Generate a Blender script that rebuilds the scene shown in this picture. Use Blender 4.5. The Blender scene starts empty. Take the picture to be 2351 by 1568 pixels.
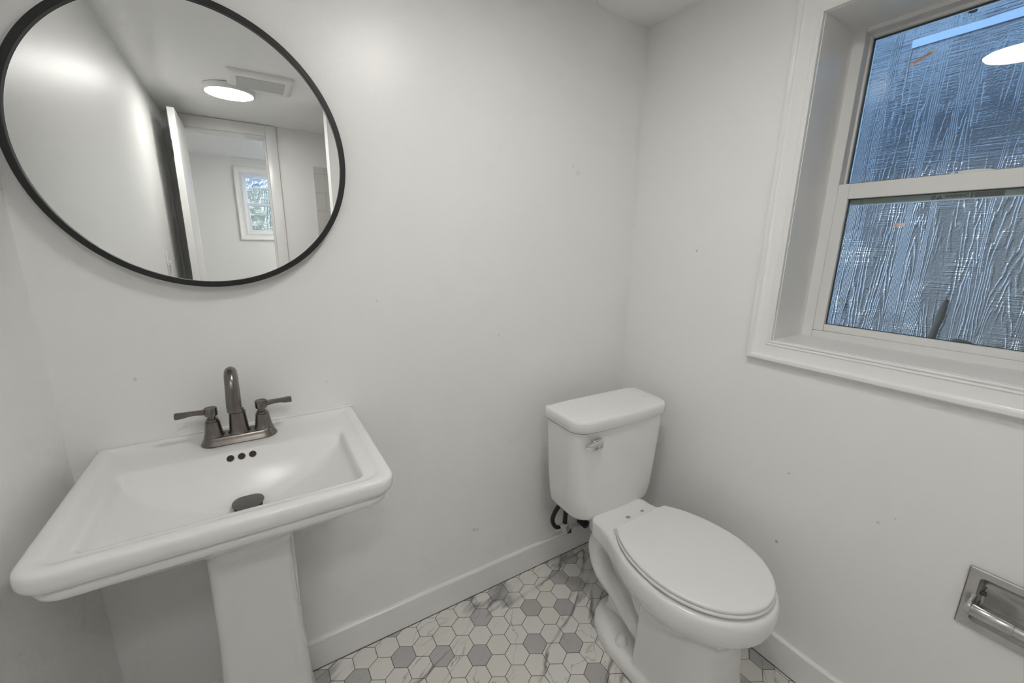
import bpy, bmesh, math, random
from mathutils import Vector, Matrix
PI = math.pi
rnd = random.Random(7)
scene = bpy.context.scene
COL = scene.collection

# ---------------------------------------------------------------- helpers
def wpos(o):
    p = Vector((0, 0, 0))
    while o is not None:
        p += o.location
        o = o.parent
    return p

def obj(name, bm, mats, parent=None, smooth=True, auto=40):
    off = wpos(parent)
    bmesh.ops.remove_doubles(bm, verts=bm.verts, dist=1e-6)
    bmesh.ops.recalc_face_normals(bm, faces=bm.faces)
    if off.length > 0:
        bmesh.ops.translate(bm, verts=bm.verts, vec=-off)
    me = bpy.data.meshes.new(name)
    bm.to_mesh(me); bm.free()
    if not isinstance(mats, (list, tuple)): mats = [mats]
    for m in mats: me.materials.append(m)
    if smooth:
        for p in me.polygons: p.use_smooth = True
        me.set_sharp_from_angle(angle=math.radians(auto))
    o = bpy.data.objects.new(name, me)
    COL.objects.link(o)
    o.parent = parent
    return o

def empty(name, loc):
    o = bpy.data.objects.new(name, None)
    o.empty_display_size = .05
    COL.objects.link(o); o.location = loc
    return o

def tag(o, label, cat, group=None):
    o['label'] = label; o['category'] = cat
    if group: o['group'] = group
    return o

def struct(o, label=None):
    o['kind'] = 'structure'
    if label: o['label'] = label
    return o

def box(bm, x0, x1, y0, y1, z0, z1, bev=0, seg=2, mat=0):
    r = bmesh.ops.create_cube(bm, size=1.0)
    vs = r['verts']
    bmesh.ops.scale(bm, verts=vs, vec=(abs(x1-x0), abs(y1-y0), abs(z1-z0)))
    bmesh.ops.translate(bm, verts=vs, vec=((x0+x1)/2, (y0+y1)/2, (z0+z1)/2))
    fs = set(f for v in vs for f in v.link_faces)
    for f in fs: f.material_index = mat
    if bev > 0:
        es = set(e for v in vs for e in v.link_edges)
        bmesh.ops.bevel(bm, geom=list(es), offset=bev, segments=seg, profile=.5, affect='EDGES')
    return vs

def loft(bm, loops, cap0=True, cap1=True, mat=0):
    """loops: list of closed loops of equal length"""
    rows = [[bm.verts.new(p) for p in L] for L in loops]
    n = len(rows[0])
    for a, b in zip(rows, rows[1:]):
        for i in range(n):
            f = bm.faces.new((a[i], a[(i+1) % n], b[(i+1) % n], b[i])); f.material_index = mat
    if cap0: bm.faces.new(rows[0][::-1]).material_index = mat
    if cap1: bm.faces.new(rows[-1]).material_index = mat
    return rows

def lathe(bm, prof, c=(0, 0, 0), axis='z', n=40, cap=True, mat=0):
    """prof: list of (r, h)"""
    L = []
    for r, hh in prof:
        r = max(r, 1e-5)
        ring = []
        for k in range(n):
            a = 2*PI*k/n
            if axis == 'z': p = (c[0]+r*math.cos(a), c[1]+r*math.sin(a), c[2]+hh)
            elif axis == 'y': p = (c[0]+r*math.cos(a), c[1]+hh, c[2]+r*math.sin(a))
            else: p = (c[0]+hh, c[1]+r*math.cos(a), c[2]+r*math.sin(a))
            ring.append(p)
        L.append(ring)
    loft(bm, L, cap, cap, mat)

def catmull(P, m=8):
    P = [Vector(p) for p in P]
    Q = [P[0]*2-P[1]] + P + [P[-1]*2-P[-2]]
    out = []
    for i in range(1, len(Q)-2):
        for k in range(m):
            t = k/m
            a, b, c, d = Q[i-1], Q[i], Q[i+1], Q[i+2]
            out.append(.5*((2*b)+(c-a)*t+(2*a-5*b+4*c-d)*t*t+(3*b-a-3*c+d)*t**3))
    out.append(P[-1])
    return out

def tube(bm, pts, rad, n=20, cap=True, mat=0):
    """pts list of Vector; rad number or list"""
    pts = [Vector(p) for p in pts]
    if not isinstance(rad, (list, tuple)): rad = [rad]*len(pts)
    t0 = (pts[1]-pts[0]).normalized()
    ref = Vector((1, 0, 0)) if abs(t0.x) < .9 else Vector((0, 0, 1))
    u = t0.cross(ref).normalized()
    L = []
    for i, p in enumerate(pts):
        t = (pts[min(i+1, len(pts)-1)]-pts[max(i-1, 0)]).normalized()
        u = (u - t*u.dot(t)).normalized(); v = t.cross(u)
        L.append([p+rad[i]*(u*math.cos(2*PI*k/n)+v*math.sin(2*PI*k/n)) for k in range(n)])
    loft(bm, L, cap, cap, mat)

def rrect(x0, x1, y0, y1, r, z, n=6, bow=0.):
    """rounded rectangle loop; r = (r_xmax_ymax, r_xmin_ymax, r_xmin_ymin, r_xmax_ymin); y1 back, y0 front; front may bow"""
    if not isinstance(r, (tuple, list)): r = (r,)*4
    out = []
    for (cx, sx, cy, sy, a0), rr in zip([(x1, -1, y1, -1, 0), (x0, 1, y1, -1, 90), (x0, 1, y0, 1, 180), (x1, -1, y0, 1, 270)], r):
        for k in range(n+1):
            a = math.radians(a0+90*k/n)
            out.append([cx+sx*rr+rr*math.cos(a), cy+sy*rr+rr*math.sin(a), z])
    # subdivide long edges so that a bow can be applied
    res = []
    for i, p in enumerate(out):
        q = out[(i+1) % len(out)]
        res.append(p)
        if i % (n+1) == n:
            for k in range(1, 10):
                t = k/10
                res.append([p[0]+(q[0]-p[0])*t, p[1]+(q[1]-p[1])*t, z])
    if bow:
        xm, hw = (x0+x1)/2, (x1-x0)/2
        for p in res:
            t = max(0, min(1, (y1-p[1])/(y1-y0)))
            p[1] -= bow*t**3*max(0, 1-((p[0]-xm)/hw)**2)
    return res

def add_mod(o, typ, **kw):
    m = o.modifiers.new(typ.lower(), typ)
    for k, v in kw.items(): setattr(m, k, v)
    return m

def text(name, body, size, mat, parent, M, extrude=.0002, align='CENTER', bold=0.0, sx=1.0):
    cu = bpy.data.curves.new(name, 'FONT')
    cu.body = body; cu.size = size; cu.align_x = align; cu.align_y = 'CENTER'
    cu.extrude = extrude; cu.offset = bold; cu.materials.append(mat)
    o = bpy.data.objects.new(name, cu); COL.objects.link(o)
    o.parent = parent
    o.matrix_local = Matrix.Translation(-wpos(parent)) @ M @ Matrix.Diagonal((sx, 1, 1, 1))
    return o

# ---------------------------------------------------------------- materials
def mat(name):
    m = bpy.data.materials.new(name); m.use_nodes = True
    nt = m.node_tree; nt.nodes.clear()
    out = nt.nodes.new('ShaderNodeOutputMaterial')
    b = nt.nodes.new('ShaderNodeBsdfPrincipled')
    nt.links.new(b.outputs[0], out.inputs[0])
    return m, nt, b, out

def N(nt, typ, **kw):
    n = nt.nodes.new(typ)
    for k, v in kw.items():
        if k.startswith('i_'):
            key = k[2:]
            n.inputs[int(key) if key.isdigit() else key.replace('_', ' ')].default_value = v
        else: setattr(n, k, v)
    return n

def math_(nt, op, a, b=None, c=None):
    n = nt.nodes.new('ShaderNodeMath'); n.operation = op
    for i, v in enumerate((a, b, c)):
        if v is None: continue
        if isinstance(v, (int, float)): n.inputs[i].default_value = v
        else: nt.links.new(v, n.inputs[i])
    return n.outputs[0]

def geopos(nt, scale=(1, 1, 1), loc=(0, 0, 0), rot=(0, 0, 0)):
    g = nt.nodes.new('ShaderNodeNewGeometry')
    mp = N(nt, 'ShaderNodeMapping')
    mp.inputs['Scale'].default_value = scale; mp.inputs['Location'].default_value = loc; mp.inputs['Rotation'].default_value = rot
    nt.links.new(g.outputs['Position'], mp.inputs['Vector'])
    return mp.outputs[0]

def plain(name, col, rough=.5, metal=0., spec=.5, coat=0., bump=0., bscale=200., var=0., vscale=6.):
    m, nt, b, out = mat(name)
    b.inputs['Base Color'].default_value = (*col, 1)
    b.inputs['Roughness'].default_value = rough
    b.inputs['Metallic'].default_value = metal
    b.inputs['Specular IOR Level'].default_value = spec
    if coat:
        b.inputs['Coat Weight'].default_value = coat; b.inputs['Coat Roughness'].default_value = .05
    p = geopos(nt)
    if var:
        nz = N(nt, 'ShaderNodeTexNoise', i_Scale=vscale, i_Detail=4.); nt.links.new(p, nz.inputs['Vector'])
        mx = N(nt, 'ShaderNodeMix', data_type='RGBA')
        mx.inputs[6].default_value = (*[c*(1-var) for c in col], 1); mx.inputs[7].default_value = (*[min(1, c*(1+var)) for c in col], 1)
        nt.links.new(nz.outputs[0], mx.inputs[0]); nt.links.new(mx.outputs[2], b.inputs['Base Color'])
    if bump:
        nz = N(nt, 'ShaderNodeTexNoise', i_Scale=bscale, i_Detail=3.); nt.links.new(p, nz.inputs['Vector'])
        bp = N(nt, 'ShaderNodeBump', i_Strength=bump, i_Distance=.001)
        nt.links.new(nz.outputs[0], bp.inputs['Height']); nt.links.new(bp.outputs[0], b.inputs['Normal'])
    return m

def paint(name, col, rough, bump, marks=()):
    """semi-gloss wall paint with roller texture; marks = small scuffs (x,y,z,radius,strength)"""
    m, nt, b, out = mat(name)
    b.inputs['Roughness'].default_value = rough
    p = geopos(nt)
    rgb = nt.nodes.new('ShaderNodeRGB'); rgb.outputs[0].default_value = (*col, 1); last = rgb.outputs[0]
    if marks:
        tot = None
        for (x, y, z, r, s) in marks:
            d = N(nt, 'ShaderNodeVectorMath', operation='DISTANCE'); nt.links.new(p, d.inputs[0]); d.inputs[1].default_value = (x, y, z)
            k = math_(nt, 'SUBTRACT', 1.0, math_(nt, 'DIVIDE', d.outputs['Value'], r))
            k = math_(nt, 'MULTIPLY', math_(nt, 'MAXIMUM', k, 0.0), s*1.6)
            tot = k if tot is None else math_(nt, 'ADD', tot, k)
        tot = math_(nt, 'MINIMUM', tot, .8)
        m2 = N(nt, 'ShaderNodeMix', data_type='RGBA'); nt.links.new(tot, m2.inputs[0]); nt.links.new(last, m2.inputs[6])
        m2.inputs[7].default_value = (.25, .25, .24, 1); last = m2.outputs[2]
    nt.links.new(last, b.inputs['Base Color'])
    n2 = N(nt, 'ShaderNodeTexNoise', i_Scale=300., i_Detail=1.); nt.links.new(p, n2.inputs['Vector'])
    bp = N(nt, 'ShaderNodeBump', i_Strength=bump, i_Distance=.0006)
    nt.links.new(n2.outputs[0], bp.inputs['Height']); nt.links.new(bp.outputs[0], b.inputs['Normal'])
    return m

WHITE = (.925, .925, .912)
marks_r = [(0, -.30, 1.315, .005, .5), (0, -.70, .66, .004, .45), (0, -.92, .63, .005, .3), (0, -.70, .42, .007, .5), (0, -.66, .33, .004, .3), (0, -.95, .66, .003, .3)]
marks_b = [(-.30, 0, 1.58, .012, .10), (-.325, 0, 1.60, .008, .10), (-.62, 0, 1.02, .004, .3), (-1.03, 0, 1.16, .003, .3), (-.72, 0, .28, .010, .25), (-.705, 0, .275, .008, .2), (-1.58, 0, 1.01, .005, .25), (-1.18, 0, .94, .002, .5), (-.06, 0, 1.28, .003, .3)]
M_WALLB = paint('back_wall_paint', WHITE, .33, .38, marks_b)
M_WALLR = paint('right_wall_paint', WHITE, .45, .22, marks_r)
M_WALL = paint('wall_paint', WHITE, .40, .30)
M_CEIL = paint('ceiling_paint', (.925, .928, .92), .33, .15)
M_TRIM = paint('trim_paint', (.90, .90, .89), .25, .10)
M_VINYL = plain('white_vinyl', (.83, .83, .82), .32, bump=.02)
M_PORC = plain('white_porcelain', (.87, .87, .855), .17, spec=.34)
M_PORC2 = plain('vitreous_china', (.88, .88, .87), .14, spec=.5)
M_SEAT = plain('seat_plastic', (.88, .88, .865), .28, bump=.02)
M_BRONZE = plain('brushed_dark_nickel', (.215, .195, .18), .27, metal=1., var=.25, vscale=35., bump=.03, bscale=500)
M_DRAIN = plain('drain_metal', (.17, .165, .16), .38, metal=.6, var=.15, vscale=60)
M_CHROME = plain('chrome', (.72, .72, .71), .14, metal=1., var=.12, vscale=25)
M_DCHROME = plain('worn_chrome', (.60, .60, .59), .24, metal=1., var=.25, vscale=14, bump=.05, bscale=60)
M_BLACK = plain('black_frame', (.012, .012, .012), .42, bump=.03)
M_RUBBER = plain('black_braid', (.022, .022, .022), .45, bump=.5, bscale=900)
M_HOLE = plain('overflow_dark', (.008, .007, .006), .5)
M_RUST = plain('overflow_ring', (.30, .20, .13), .5)
M_TAG = plain('paper_tag', (.72, .72, .70), .55, var=.1, vscale=80)
M_INK = plain('printed_ink', (.07, .07, .07), .6)
M_REDINK = plain('red_ink', (.55, .06, .05), .6)
M_GREYINK = plain('grey_ink', (.36, .34, .33), .6)
M_BLUEINK = plain('blue_ink', (.12, .30, .55), .6)
M_STICK = plain('sticker_paper', (.72, .68, .66), .6)
M_GASKET = plain('dark_gasket', (.06, .075, .075), .5)
M_GROUND = plain('gravel_ground', (.38, .36, .34), .9, bump=.6, bscale=60, var=.3, vscale=40)
M_FLASH = plain('painted_flashing', (.20, .23, .30), .45, var=.12, vscale=9, bump=.2, bscale=40)
M_VENT = plain('vent_grille', (.74, .74, .74), .6)
M_EXT = plain('exterior_stucco', (.5, .5, .5), .9, var=.1)

# marks: simple wall scuffs are part of the paint above
def mirror_mat():
    m, nt, b, out = mat('mirror_silver')
    b.inputs['Base Color'].default_value = (.93, .94, .935, 1); b.inputs['Metallic'].default_value = 1
    b.inputs['Roughness'].default_value = .0
    return m
M_MIRROR = mirror_mat()

def glass_mat():
    m, nt, b, out = mat('window_glass')
    nt.nodes.remove(b)
    tr = N(nt, 'ShaderNodeBsdfTransparent'); tr.inputs[0].default_value = (.93, .965, .96, 1)
    gl = N(nt, 'ShaderNodeBsdfGlossy'); gl.inputs['Roughness'].default_value = 0; gl.inputs[0].default_value = (1, 1, 1, 1)
    fr = N(nt, 'ShaderNodeFresnel', i_IOR=1.5)
    mx = N(nt, 'ShaderNodeMixShader'); nt.links.new(fr.outputs[0], mx.inputs[0]); nt.links.new(tr.outputs[0], mx.inputs[1]); nt.links.new(gl.outputs[0], mx.inputs[2])
    nt.links.new(mx.outputs[0], out.inputs[0])
    return m
M_GLASS = glass_mat()

def emis(name, col, s):
    m, nt, b, out = mat(name)
    b.inputs['Base Color'].default_value = (.9, .9, .9, 1)
    b.inputs['Emission Color'].default_value = (*col, 1); b.inputs['Emission Strength'].default_value = s
    return m
M_LAMP = emis('lamp_diffuser', (1., .975, .935), 27.)
M_ADDLAMP = emis('added_lamp_diffuser', (1., .975, .935), 48.)  # stronger glow for the added, unseen lamp beyond the doorway

def marble(name, a, bcol, vein, amount):
    m, nt, b, out = mat(name)
    b.inputs['Roughness'].default_value = .30
    p = geopos(nt, rot=(0, 0, math.radians(-28)))
    att = N(nt, 'ShaderNodeAttribute', attribute_name='tile_tint')
    mixb = N(nt, 'ShaderNodeMix', data_type='RGBA'); mixb.inputs[6].default_value = (*a, 1); mixb.inputs[7].default_value = (*bcol, 1)
    nz = N(nt, 'ShaderNodeTexNoise', i_Scale=7., i_Detail=5.); nt.links.new(p, nz.inputs['Vector'])
    f = math_(nt, 'ADD', math_(nt, 'MULTIPLY', att.outputs['Fac'], .6), math_(nt, 'MULTIPLY', nz.outputs[0], .5))
    nt.links.new(f, mixb.inputs[0])
    # long veins
    def veins(scale, dist, lo, hi, sc=(1, 1, 1)):
        mp = N(nt, 'ShaderNodeMapping'); mp.inputs['Scale'].default_value = sc; nt.links.new(p, mp.inputs[0])
        n0 = N(nt, 'ShaderNodeTexNoise', i_Scale=scale, i_Detail=5., i_Roughness=.5, i_Distortion=dist); nt.links.new(mp.outputs[0], n0.inputs['Vector'])
        v = math_(nt, 'ABSOLUTE', math_(nt, 'SUBTRACT', n0.outputs[0], .5))
        mr = N(nt, 'ShaderNodeMapRange', i_1=lo, i_2=hi, i_3=1., i_4=0.); nt.links.new(v, mr.inputs[0])
        return mr.outputs[0]
    v1 = veins(2.0, .35, .0, .022, (.6, 1.9, 1)); v2 = veins(5.0, .6, .0, .009, (.7, 1.5, 1))
    msk = N(nt, 'ShaderNodeTexNoise', i_Scale=5., i_Detail=2.); nt.links.new(p, msk.inputs['Vector'])
    mk = N(nt, 'ShaderNodeMapRange', i_1=.38, i_2=.56, i_3=0., i_4=1.); nt.links.new(msk.outputs[0], mk.inputs[0])
    v = math_(nt, 'MAXIMUM', math_(nt, 'MULTIPLY', v1, .95), math_(nt, 'MULTIPLY', v2, .55))
    v = math_(nt, 'MULTIPLY', math_(nt, 'MULTIPLY', v, math_(nt, 'ADD', mk.outputs[0], .12)), amount)
    mv = N(nt, 'ShaderNodeMix', data_type='RGBA'); nt.links.new(v, mv.inputs[0]); nt.links.new(mixb.outputs[2], mv.inputs[6]); mv.inputs[7].default_value = (*vein, 1)
    nt.links.new(mv.outputs[2], b.inputs['Base Color'])
    return m
M_TILEW = marble('white_marble_tile', (.85, .842, .82), (.79, .762, .705), (.22, .22, .23), .95)
M_TILEG = marble('grey_marble_tile', (.56, .55, .555), (.50, .485, .485), (.20, .20, .21), .7)
M_GROUT = plain('grey_grout', (.17, .165, .155), .8)

def brick_tile():
    m, nt, b, out = mat('shower_tile')
    b.inputs['Roughness'].default_value = .2
    p = geopos(nt, rot=(math.radians(90), 0, 0))
    br = N(nt, 'ShaderNodeTexBrick', i_Scale=1., i_Mortar_Size=.002, i_Brick_Width=.4, i_Row_Height=.13)
    br.inputs['Color1'].default_value = (.66, .65, .62, 1); br.inputs['Color2'].default_value = (.68, .67, .64, 1); br.inputs['Mortar'].default_value = (.5, .5, .48, 1)
    nt.links.new(p, br.inputs['Vector']); nt.links.new(br.outputs[0], b.inputs['Base Color'])
    return m
M_STILE = brick_tile()

def siding(name, base, rough=.3, offs=0., seed=0.):
    """rough sawn plywood under glossy stain: wavy vertical grain ridges and horizontal saw marks, all as bump"""
    m, nt, b, out = mat(name)
    b.inputs['Roughness'].default_value = rough
    b.inputs['Specular IOR Level'].default_value = .7
    p = geopos(nt, loc=(0, seed, 0))
    # grain contours : noise stretched along z
    mp = N(nt, 'ShaderNodeMapping'); mp.inputs['Scale'].default_value = (1, 5.6, .34); nt.links.new(p, mp.inputs[0])
    n0 = N(nt, 'ShaderNodeTexNoise', i_Scale=1.6, i_Detail=3., i_Roughness=.42, i_Distortion=.3); nt.links.new(mp.outputs[0], n0.inputs['Vector'])
    mpw = N(nt, 'ShaderNodeMapping'); mpw.inputs['Scale'].default_value = (1, 1, .5); nt.links.new(p, mpw.inputs[0])
    nw = N(nt, 'ShaderNodeTexNoise', i_Scale=42., i_Detail=2.); nt.links.new(mpw.outputs[0], nw.inputs['Vector'])
    g = math_(nt, 'SINE', math_(nt, 'ADD', math_(nt, 'MULTIPLY', n0.outputs[0], 230.), math_(nt, 'MULTIPLY', nw.outputs[0], 5.5)))
    g = math_(nt, 'POWER', math_(nt, 'ADD', math_(nt, 'MULTIPLY', g, .5), .5), 2.6)
    mp3 = N(nt, 'ShaderNodeMapping'); mp3.inputs['Scale'].default_value = (1, 1, .35); nt.links.new(p, mp3.inputs[0])
    nm = N(nt, 'ShaderNodeTexNoise', i_Scale=9., i_Detail=2.); nt.links.new(mp3.outputs[0], nm.inputs['Vector'])
    gm = N(nt, 'ShaderNodeMapRange', i_1=.36, i_2=.62, i_3=.15, i_4=1.); nt.links.new(nm.outputs[0], gm.inputs[0])
    g = math_(nt, 'MULTIPLY', g, gm.outputs[0])
    # saw marks : fine horizontal lines
    mp2 = N(nt, 'ShaderNodeMapping'); mp2.inputs['Scale'].default_value = (1, 6., 210.); nt.links.new(p, mp2.inputs[0])
    n1 = N(nt, 'ShaderNodeTexNoise', i_Scale=1., i_Detail=2.); nt.links.new(mp2.outputs[0], n1.inputs['Vector'])
    nk = N(nt, 'ShaderNodeTexNoise', i_Scale=7., i_Detail=3.); nt.links.new(p, nk.inputs['Vector'])
    mk = N(nt, 'ShaderNodeMapRange', i_1=.45, i_2=.62, i_3=.12, i_4=1.); nt.links.new(nk.outputs[0], mk.inputs[0])
    s = math_(nt, 'MULTIPLY', n1.outputs[0], mk.outputs[0])
    n4 = N(nt, 'ShaderNodeTexNoise', i_Scale=160., i_Detail=2.); nt.links.new(p, n4.inputs['Vector'])
    g = math_(nt, 'MULTIPLY', g, math_(nt, 'ADD', math_(nt, 'MULTIPLY', n1.outputs[0], 1.1), .2))
    hgt = math_(nt, 'ADD', math_(nt, 'MULTIPLY', g, .58), math_(nt, 'ADD', math_(nt, 'MULTIPLY', s, .75), math_(nt, 'MULTIPLY', n4.outputs[0], .28)))
    bp = N(nt, 'ShaderNodeBump', i_Strength=1., i_Distance=.0055)
    nt.links.new(hgt, bp.inputs['Height']); nt.links.new(bp.outputs[0], b.inputs['Normal'])
    nc = N(nt, 'ShaderNodeTexNoise', i_Scale=5., i_Detail=5.); nt.links.new(mp3.outputs[0], nc.inputs['Vector'])
    mx = N(nt, 'ShaderNodeMix', data_type='RGBA'); nt.links.new(nc.outputs[0], mx.inputs[0])
    mx.inputs[6].default_value = (*[c*.75 for c in base], 1); mx.inputs[7].default_value = (*[c*1.25 for c in base], 1)
    nt.links.new(mx.outputs[2], b.inputs['Base Color'])
    return m
M_SIDE = siding('stained_plywood', (.048, .052, .062), rough=.17)
M_FENCE = siding('hall_view_boards', (.012, .018, .013), rough=.4, seed=3.)

# ---------------------------------------------------------------- dimensions (metres); corner of back & right wall at origin
XL, YF, HC = -1.714, -2.38, 2.107
WY0, WY1, WZ0, WZ1 = -.593, -1.187, 1.055, 1.92      # window opening
DX0, DX1, DZ = -1.625, -1.158, 2.035                 # door opening

# ---------------------------------------------------------------- room shell
def hexfloor():
    bm = bmesh.new()
    d = .072; th = math.radians(.5); o = (-.74927, -.11125)
    a1 = (d*math.cos(th), d*math.sin(th)); a2 = (d*math.cos(th+PI/3), d*math.sin(th+PI/3))
    gray = {(0, 0), (0, -2), (1, 1), (3, -1), (5, -2), (3, -3), (5, -4), (-2, -1), (-4, 0), (6, -1), (5, 0), (6, 1), (6, -6), (-6, 0), (15, -10), (-1, 2), (-5, 2), (4, 2), (-8, 1), (13, -10), (7, -4)}
    lay = None
    box(bm, -2.1, .01, -3.9, .01, -.03, -.0012, mat=2)
    R = (d/2-.0009)*2/math.sqrt(3)
    tint = bm.faces.layers.float.new('tile_tint')
    for i in range(-60, 80):
        for j in range(-50, 10):
            x = o[0]+i*a1[0]+j*a2[0]; y = o[1]+i*a1[1]+j*a2[1]
            if not (XL-.05 < x < .05 and YF-.05 < y < .05): continue
            seen = (-9 <= i <= 7 and -7 <= j <= 2)
            g = (i, j) in gray or (not seen and (i, j) not in ((14, -10), (14, -9)) and rnd.random() < .2)
            t = rnd.random()
            top = [bm.verts.new((x+(R-.0006)*math.cos(th+PI/6+k*PI/3), y+(R-.0006)*math.sin(th+PI/6+k*PI/3), 0)) for k in range(6)]
            bot = [bm.verts.new((x+R*math.cos(th+PI/6+k*PI/3), y+R*math.sin(th+PI/6+k*PI/3), -.0013)) for k in range(6)]
            fs = [bm.faces.new(top)]
            for k in range(6): fs.append(bm.faces.new((bot[k], bot[(k+1) % 6], top[(k+1) % 6], top[k])))
            for f in fs: f.material_index = 1 if g else 0; f[tint] = t
    box(bm, XL, -.0138, -.0160, -.0136, -.001, .0006, mat=2); box(bm, -.0160, -.0136, -1.56, -.0138, -.001, .0006, mat=2)
    o = obj('floor', bm, [M_TILEW, M_TILEG, M_GROUT], smooth=False)
    return struct(o, 'white and grey marble hexagon tile floor')
hexfloor()

bm = bmesh.new(); box(bm, -2.1, .20, -3.95, .10, HC, HC+.08); struct(obj('ceiling', bm, M_CEIL, smooth=False), 'glossy white ceiling')
bm = bmesh.new(); box(bm, XL-.1, .20, 0, .10, 0, HC); struct(obj('wall_back', bm, M_WALLB, smooth=False), 'white wall behind the sink and toilet')
bm = bmesh.new(); box(bm, XL-.1, XL, YF-.11, 0, 0, HC); struct(obj('wall_left', bm, M_WALL, smooth=False), 'white wall left of the sink')

def wall_hole_x(bm, x0, x1, ya, yb, za, zb, y0, y1, z0, z1):
    box(bm, x0, x1, ya, y0, za, zb); box(bm, x0, x1, y1, yb, za, zb)
    box(bm, x0, x1, y0, y1, za, z0); box(bm, x0, x1, y0, y1, z1, zb)
bm = bmesh.new()
for (a, b_, c, d) in [(0, WY0, 0, HC), (WY1, YF-.11, WZ0, HC), (WY0, WY1, WZ1, HC), (WY0, -1.10, 0, WZ0), (-1.244, YF-.11, 0, WZ0), (-1.10, -1.244, 0, .490), (-1.10, -1.244, .619, WZ0)]:
    box(bm, 0, .20, a, b_, c, d)
box(bm, .05, .20, -1.10, -1.244, .490, .619)
struct(obj('wall_right', bm, [M_WALLR], smooth=False), 'white wall with the window above the paper holder')
# front wall with door opening
bm = bmesh.new()
box(bm, -2.1, DX0, YF-.11, YF, 0, HC); box(bm, DX1, 0, YF-.11, YF, 0, HC); box(bm, DX0, DX1, YF-.11, YF, DZ, HC)
struct(obj('wall_front', bm, M_WALL, smooth=False), 'white wall with the doorway')
# stub wall between toilet and shower
bm = bmesh.new(); box(bm, -.885, 0, -1.66, -1.56, 0, HC)
struct(obj('wall_shower', bm, M_WALL, smooth=False), 'white stub wall in front of the shower')
bm = bmesh.new(); box(bm, -.872, 0, YF, YF+.012, 0, 1.87); box(bm, -.012, 0, YF+.012, -1.66, 0, 1.87)
struct(obj('wall_tile', bm, M_STILE, smooth=False), 'pale tile lining of the shower')

# baseboards
def baseboard(name, pts, label):
    """pts : list of 2 (x,y) along wall face; n : inward normal"""
    (x0, y0), (x1, y1), (nx, ny) = pts
    prof = [(0, .0028), (.014, .0028), (.014, .100), (.0125, .1035), (.010, .105), (0, .106)]
    bm = bmesh.new()
    L = []
    for (x, y) in ((x0, y0), (x1, y1)):
        L.append([(x+nx*a, y+ny*a, z) for a, z in prof])
    loft(bm, L)
    return struct(obj(name, bm, M_TRIM, smooth=False), label)
baseboard('baseboard_back', ((XL, 0), (0, 0), (0, -1)), 'white baseboard below the sink wall')
baseboard('baseboard_right', ((0, 0), (0, -1.56), (-1, 0)), 'white baseboard below the window wall')
baseboard('baseboard_left', ((XL, 0), (XL, YF), (1, 0)), 'white baseboard along the left wall')

# ---------------------------------------------------------------- window
def ring_sweep(bm, rect, prof, wall_x, sgn=-1, swap=False, mat=0):
    """sweep a profile (t outward, h off the wall) round a rectangle (ya,yb,za,zb) in a plane x = wall_x (or y = wall_x when swap)"""
    ya, yb, za, zb = rect
    rows = []
    for t, hh in prof:
        a, b_, c, d = min(ya, yb)-t, max(ya, yb)+t, za-t, zb+t
        pts = [(a, c), (b_, c), (b_, d), (a, d)]
        if swap: rows.append([(u, wall_x+sgn*hh, w) for u, w in pts])
        else: rows.append([(wall_x+sgn*hh, u, w) for u, w in pts])
    vr = [[bm.verts.new(p) for p in r] for r in rows]
    n = len(vr)
    for k in range(n):
        a, b_ = vr[k], vr[(k+1) % n]
        for i in range(4):
            f = bm.faces.new((a[i], a[(i+1) % 4], b_[(i+1) % 4], b_[i])); f.material_index = mat

CASPROF = [(0, 0), (0, .0115), (.0025, .0135), (.005, .0130), (.0065, .0105), (.009, .0100), (.0115, .0125), (.0135, .0125), (.0155, .0100), (.030, .0115), (.042, .0150), (.0475, .0185), (.050, .0215), (.053, .0225), (.059, .0225), (.0615, .021), (.0625, .018), (.0625, 0)]
def frame_ring(bm, y0, y1, z0, z1, w, x0, x1, wt=None, wb=None, bev=.0015, swap=False):
    """rectangular frame of four bars; y0>y1"""
    wt = w if wt is None else wt; wb = w if wb is None else wb
    def bx(a, b, c, d):
        if swap: box(bm, a, b, x0, x1, c, d, bev, 1)
        else: box(bm, x0, x1, a, b, c, d, bev, 1)
    bx(y0-w, y0, z0, z1); bx(y1, y1+w, z0, z1)
    bx(y1+w, y0-w, z0, z0+wb); bx(y1+w, y0-w, z1-wt, z1)

win = struct(empty('window_1', (.10, (WY0+WY1)/2, WZ0)), 'white double hung window with two sashes and moulded casing')
bm = bmesh.new(); ring_sweep(bm, (WY0, WY1, WZ0, WZ1), CASPROF, 0); obj('casing', bm, M_TRIM, win, auto=25)
bm = bmesh.new()  # painted reveal lining, 4 boards
ring_sweep(bm, (WY0, WY1, WZ0, WZ1), [(-.0015, 0), (-.0015, -.175), (.004, -.175), (.004, 0)], 0.0)
obj('reveal_lining', bm, M_TRIM, win, smooth=False)
bm = bmesh.new(); frame_ring(bm, WY0, WY1, WZ0, WZ1, .029, .175, .245, wt=.012, wb=.022); obj('vinyl_frame', bm, M_VINYL, win)
# lower sash (inner)
LY0, LY1 = -.616, -1.164
sash = bm = bmesh.new(); frame_ring(bm, LY0, LY1, 1.077, 1.514, .033, .180, .206, wt=.043, wb=.022)
low = obj('lower_sash', bm, M_VINYL, win)
bm = bmesh.new(); box(bm, .1925, .1945, LY1+.031, LY0-.031, 1.097, 1.473); box(bm, .2010, .2030, LY1+.031, LY0-.031, 1.097, 1.473)
obj('pane', bm, M_GLASS, low, smooth=False)
bm = bmesh.new(); ring_sweep(bm, (LY0-.033, LY1+.033, 1.099, 1.471), [(0, 0), (0, -.006), (-.0012, -.006), (-.0012, 0)], .1905); obj('gasket', bm, M_GASKET, low, smooth=False)
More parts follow.
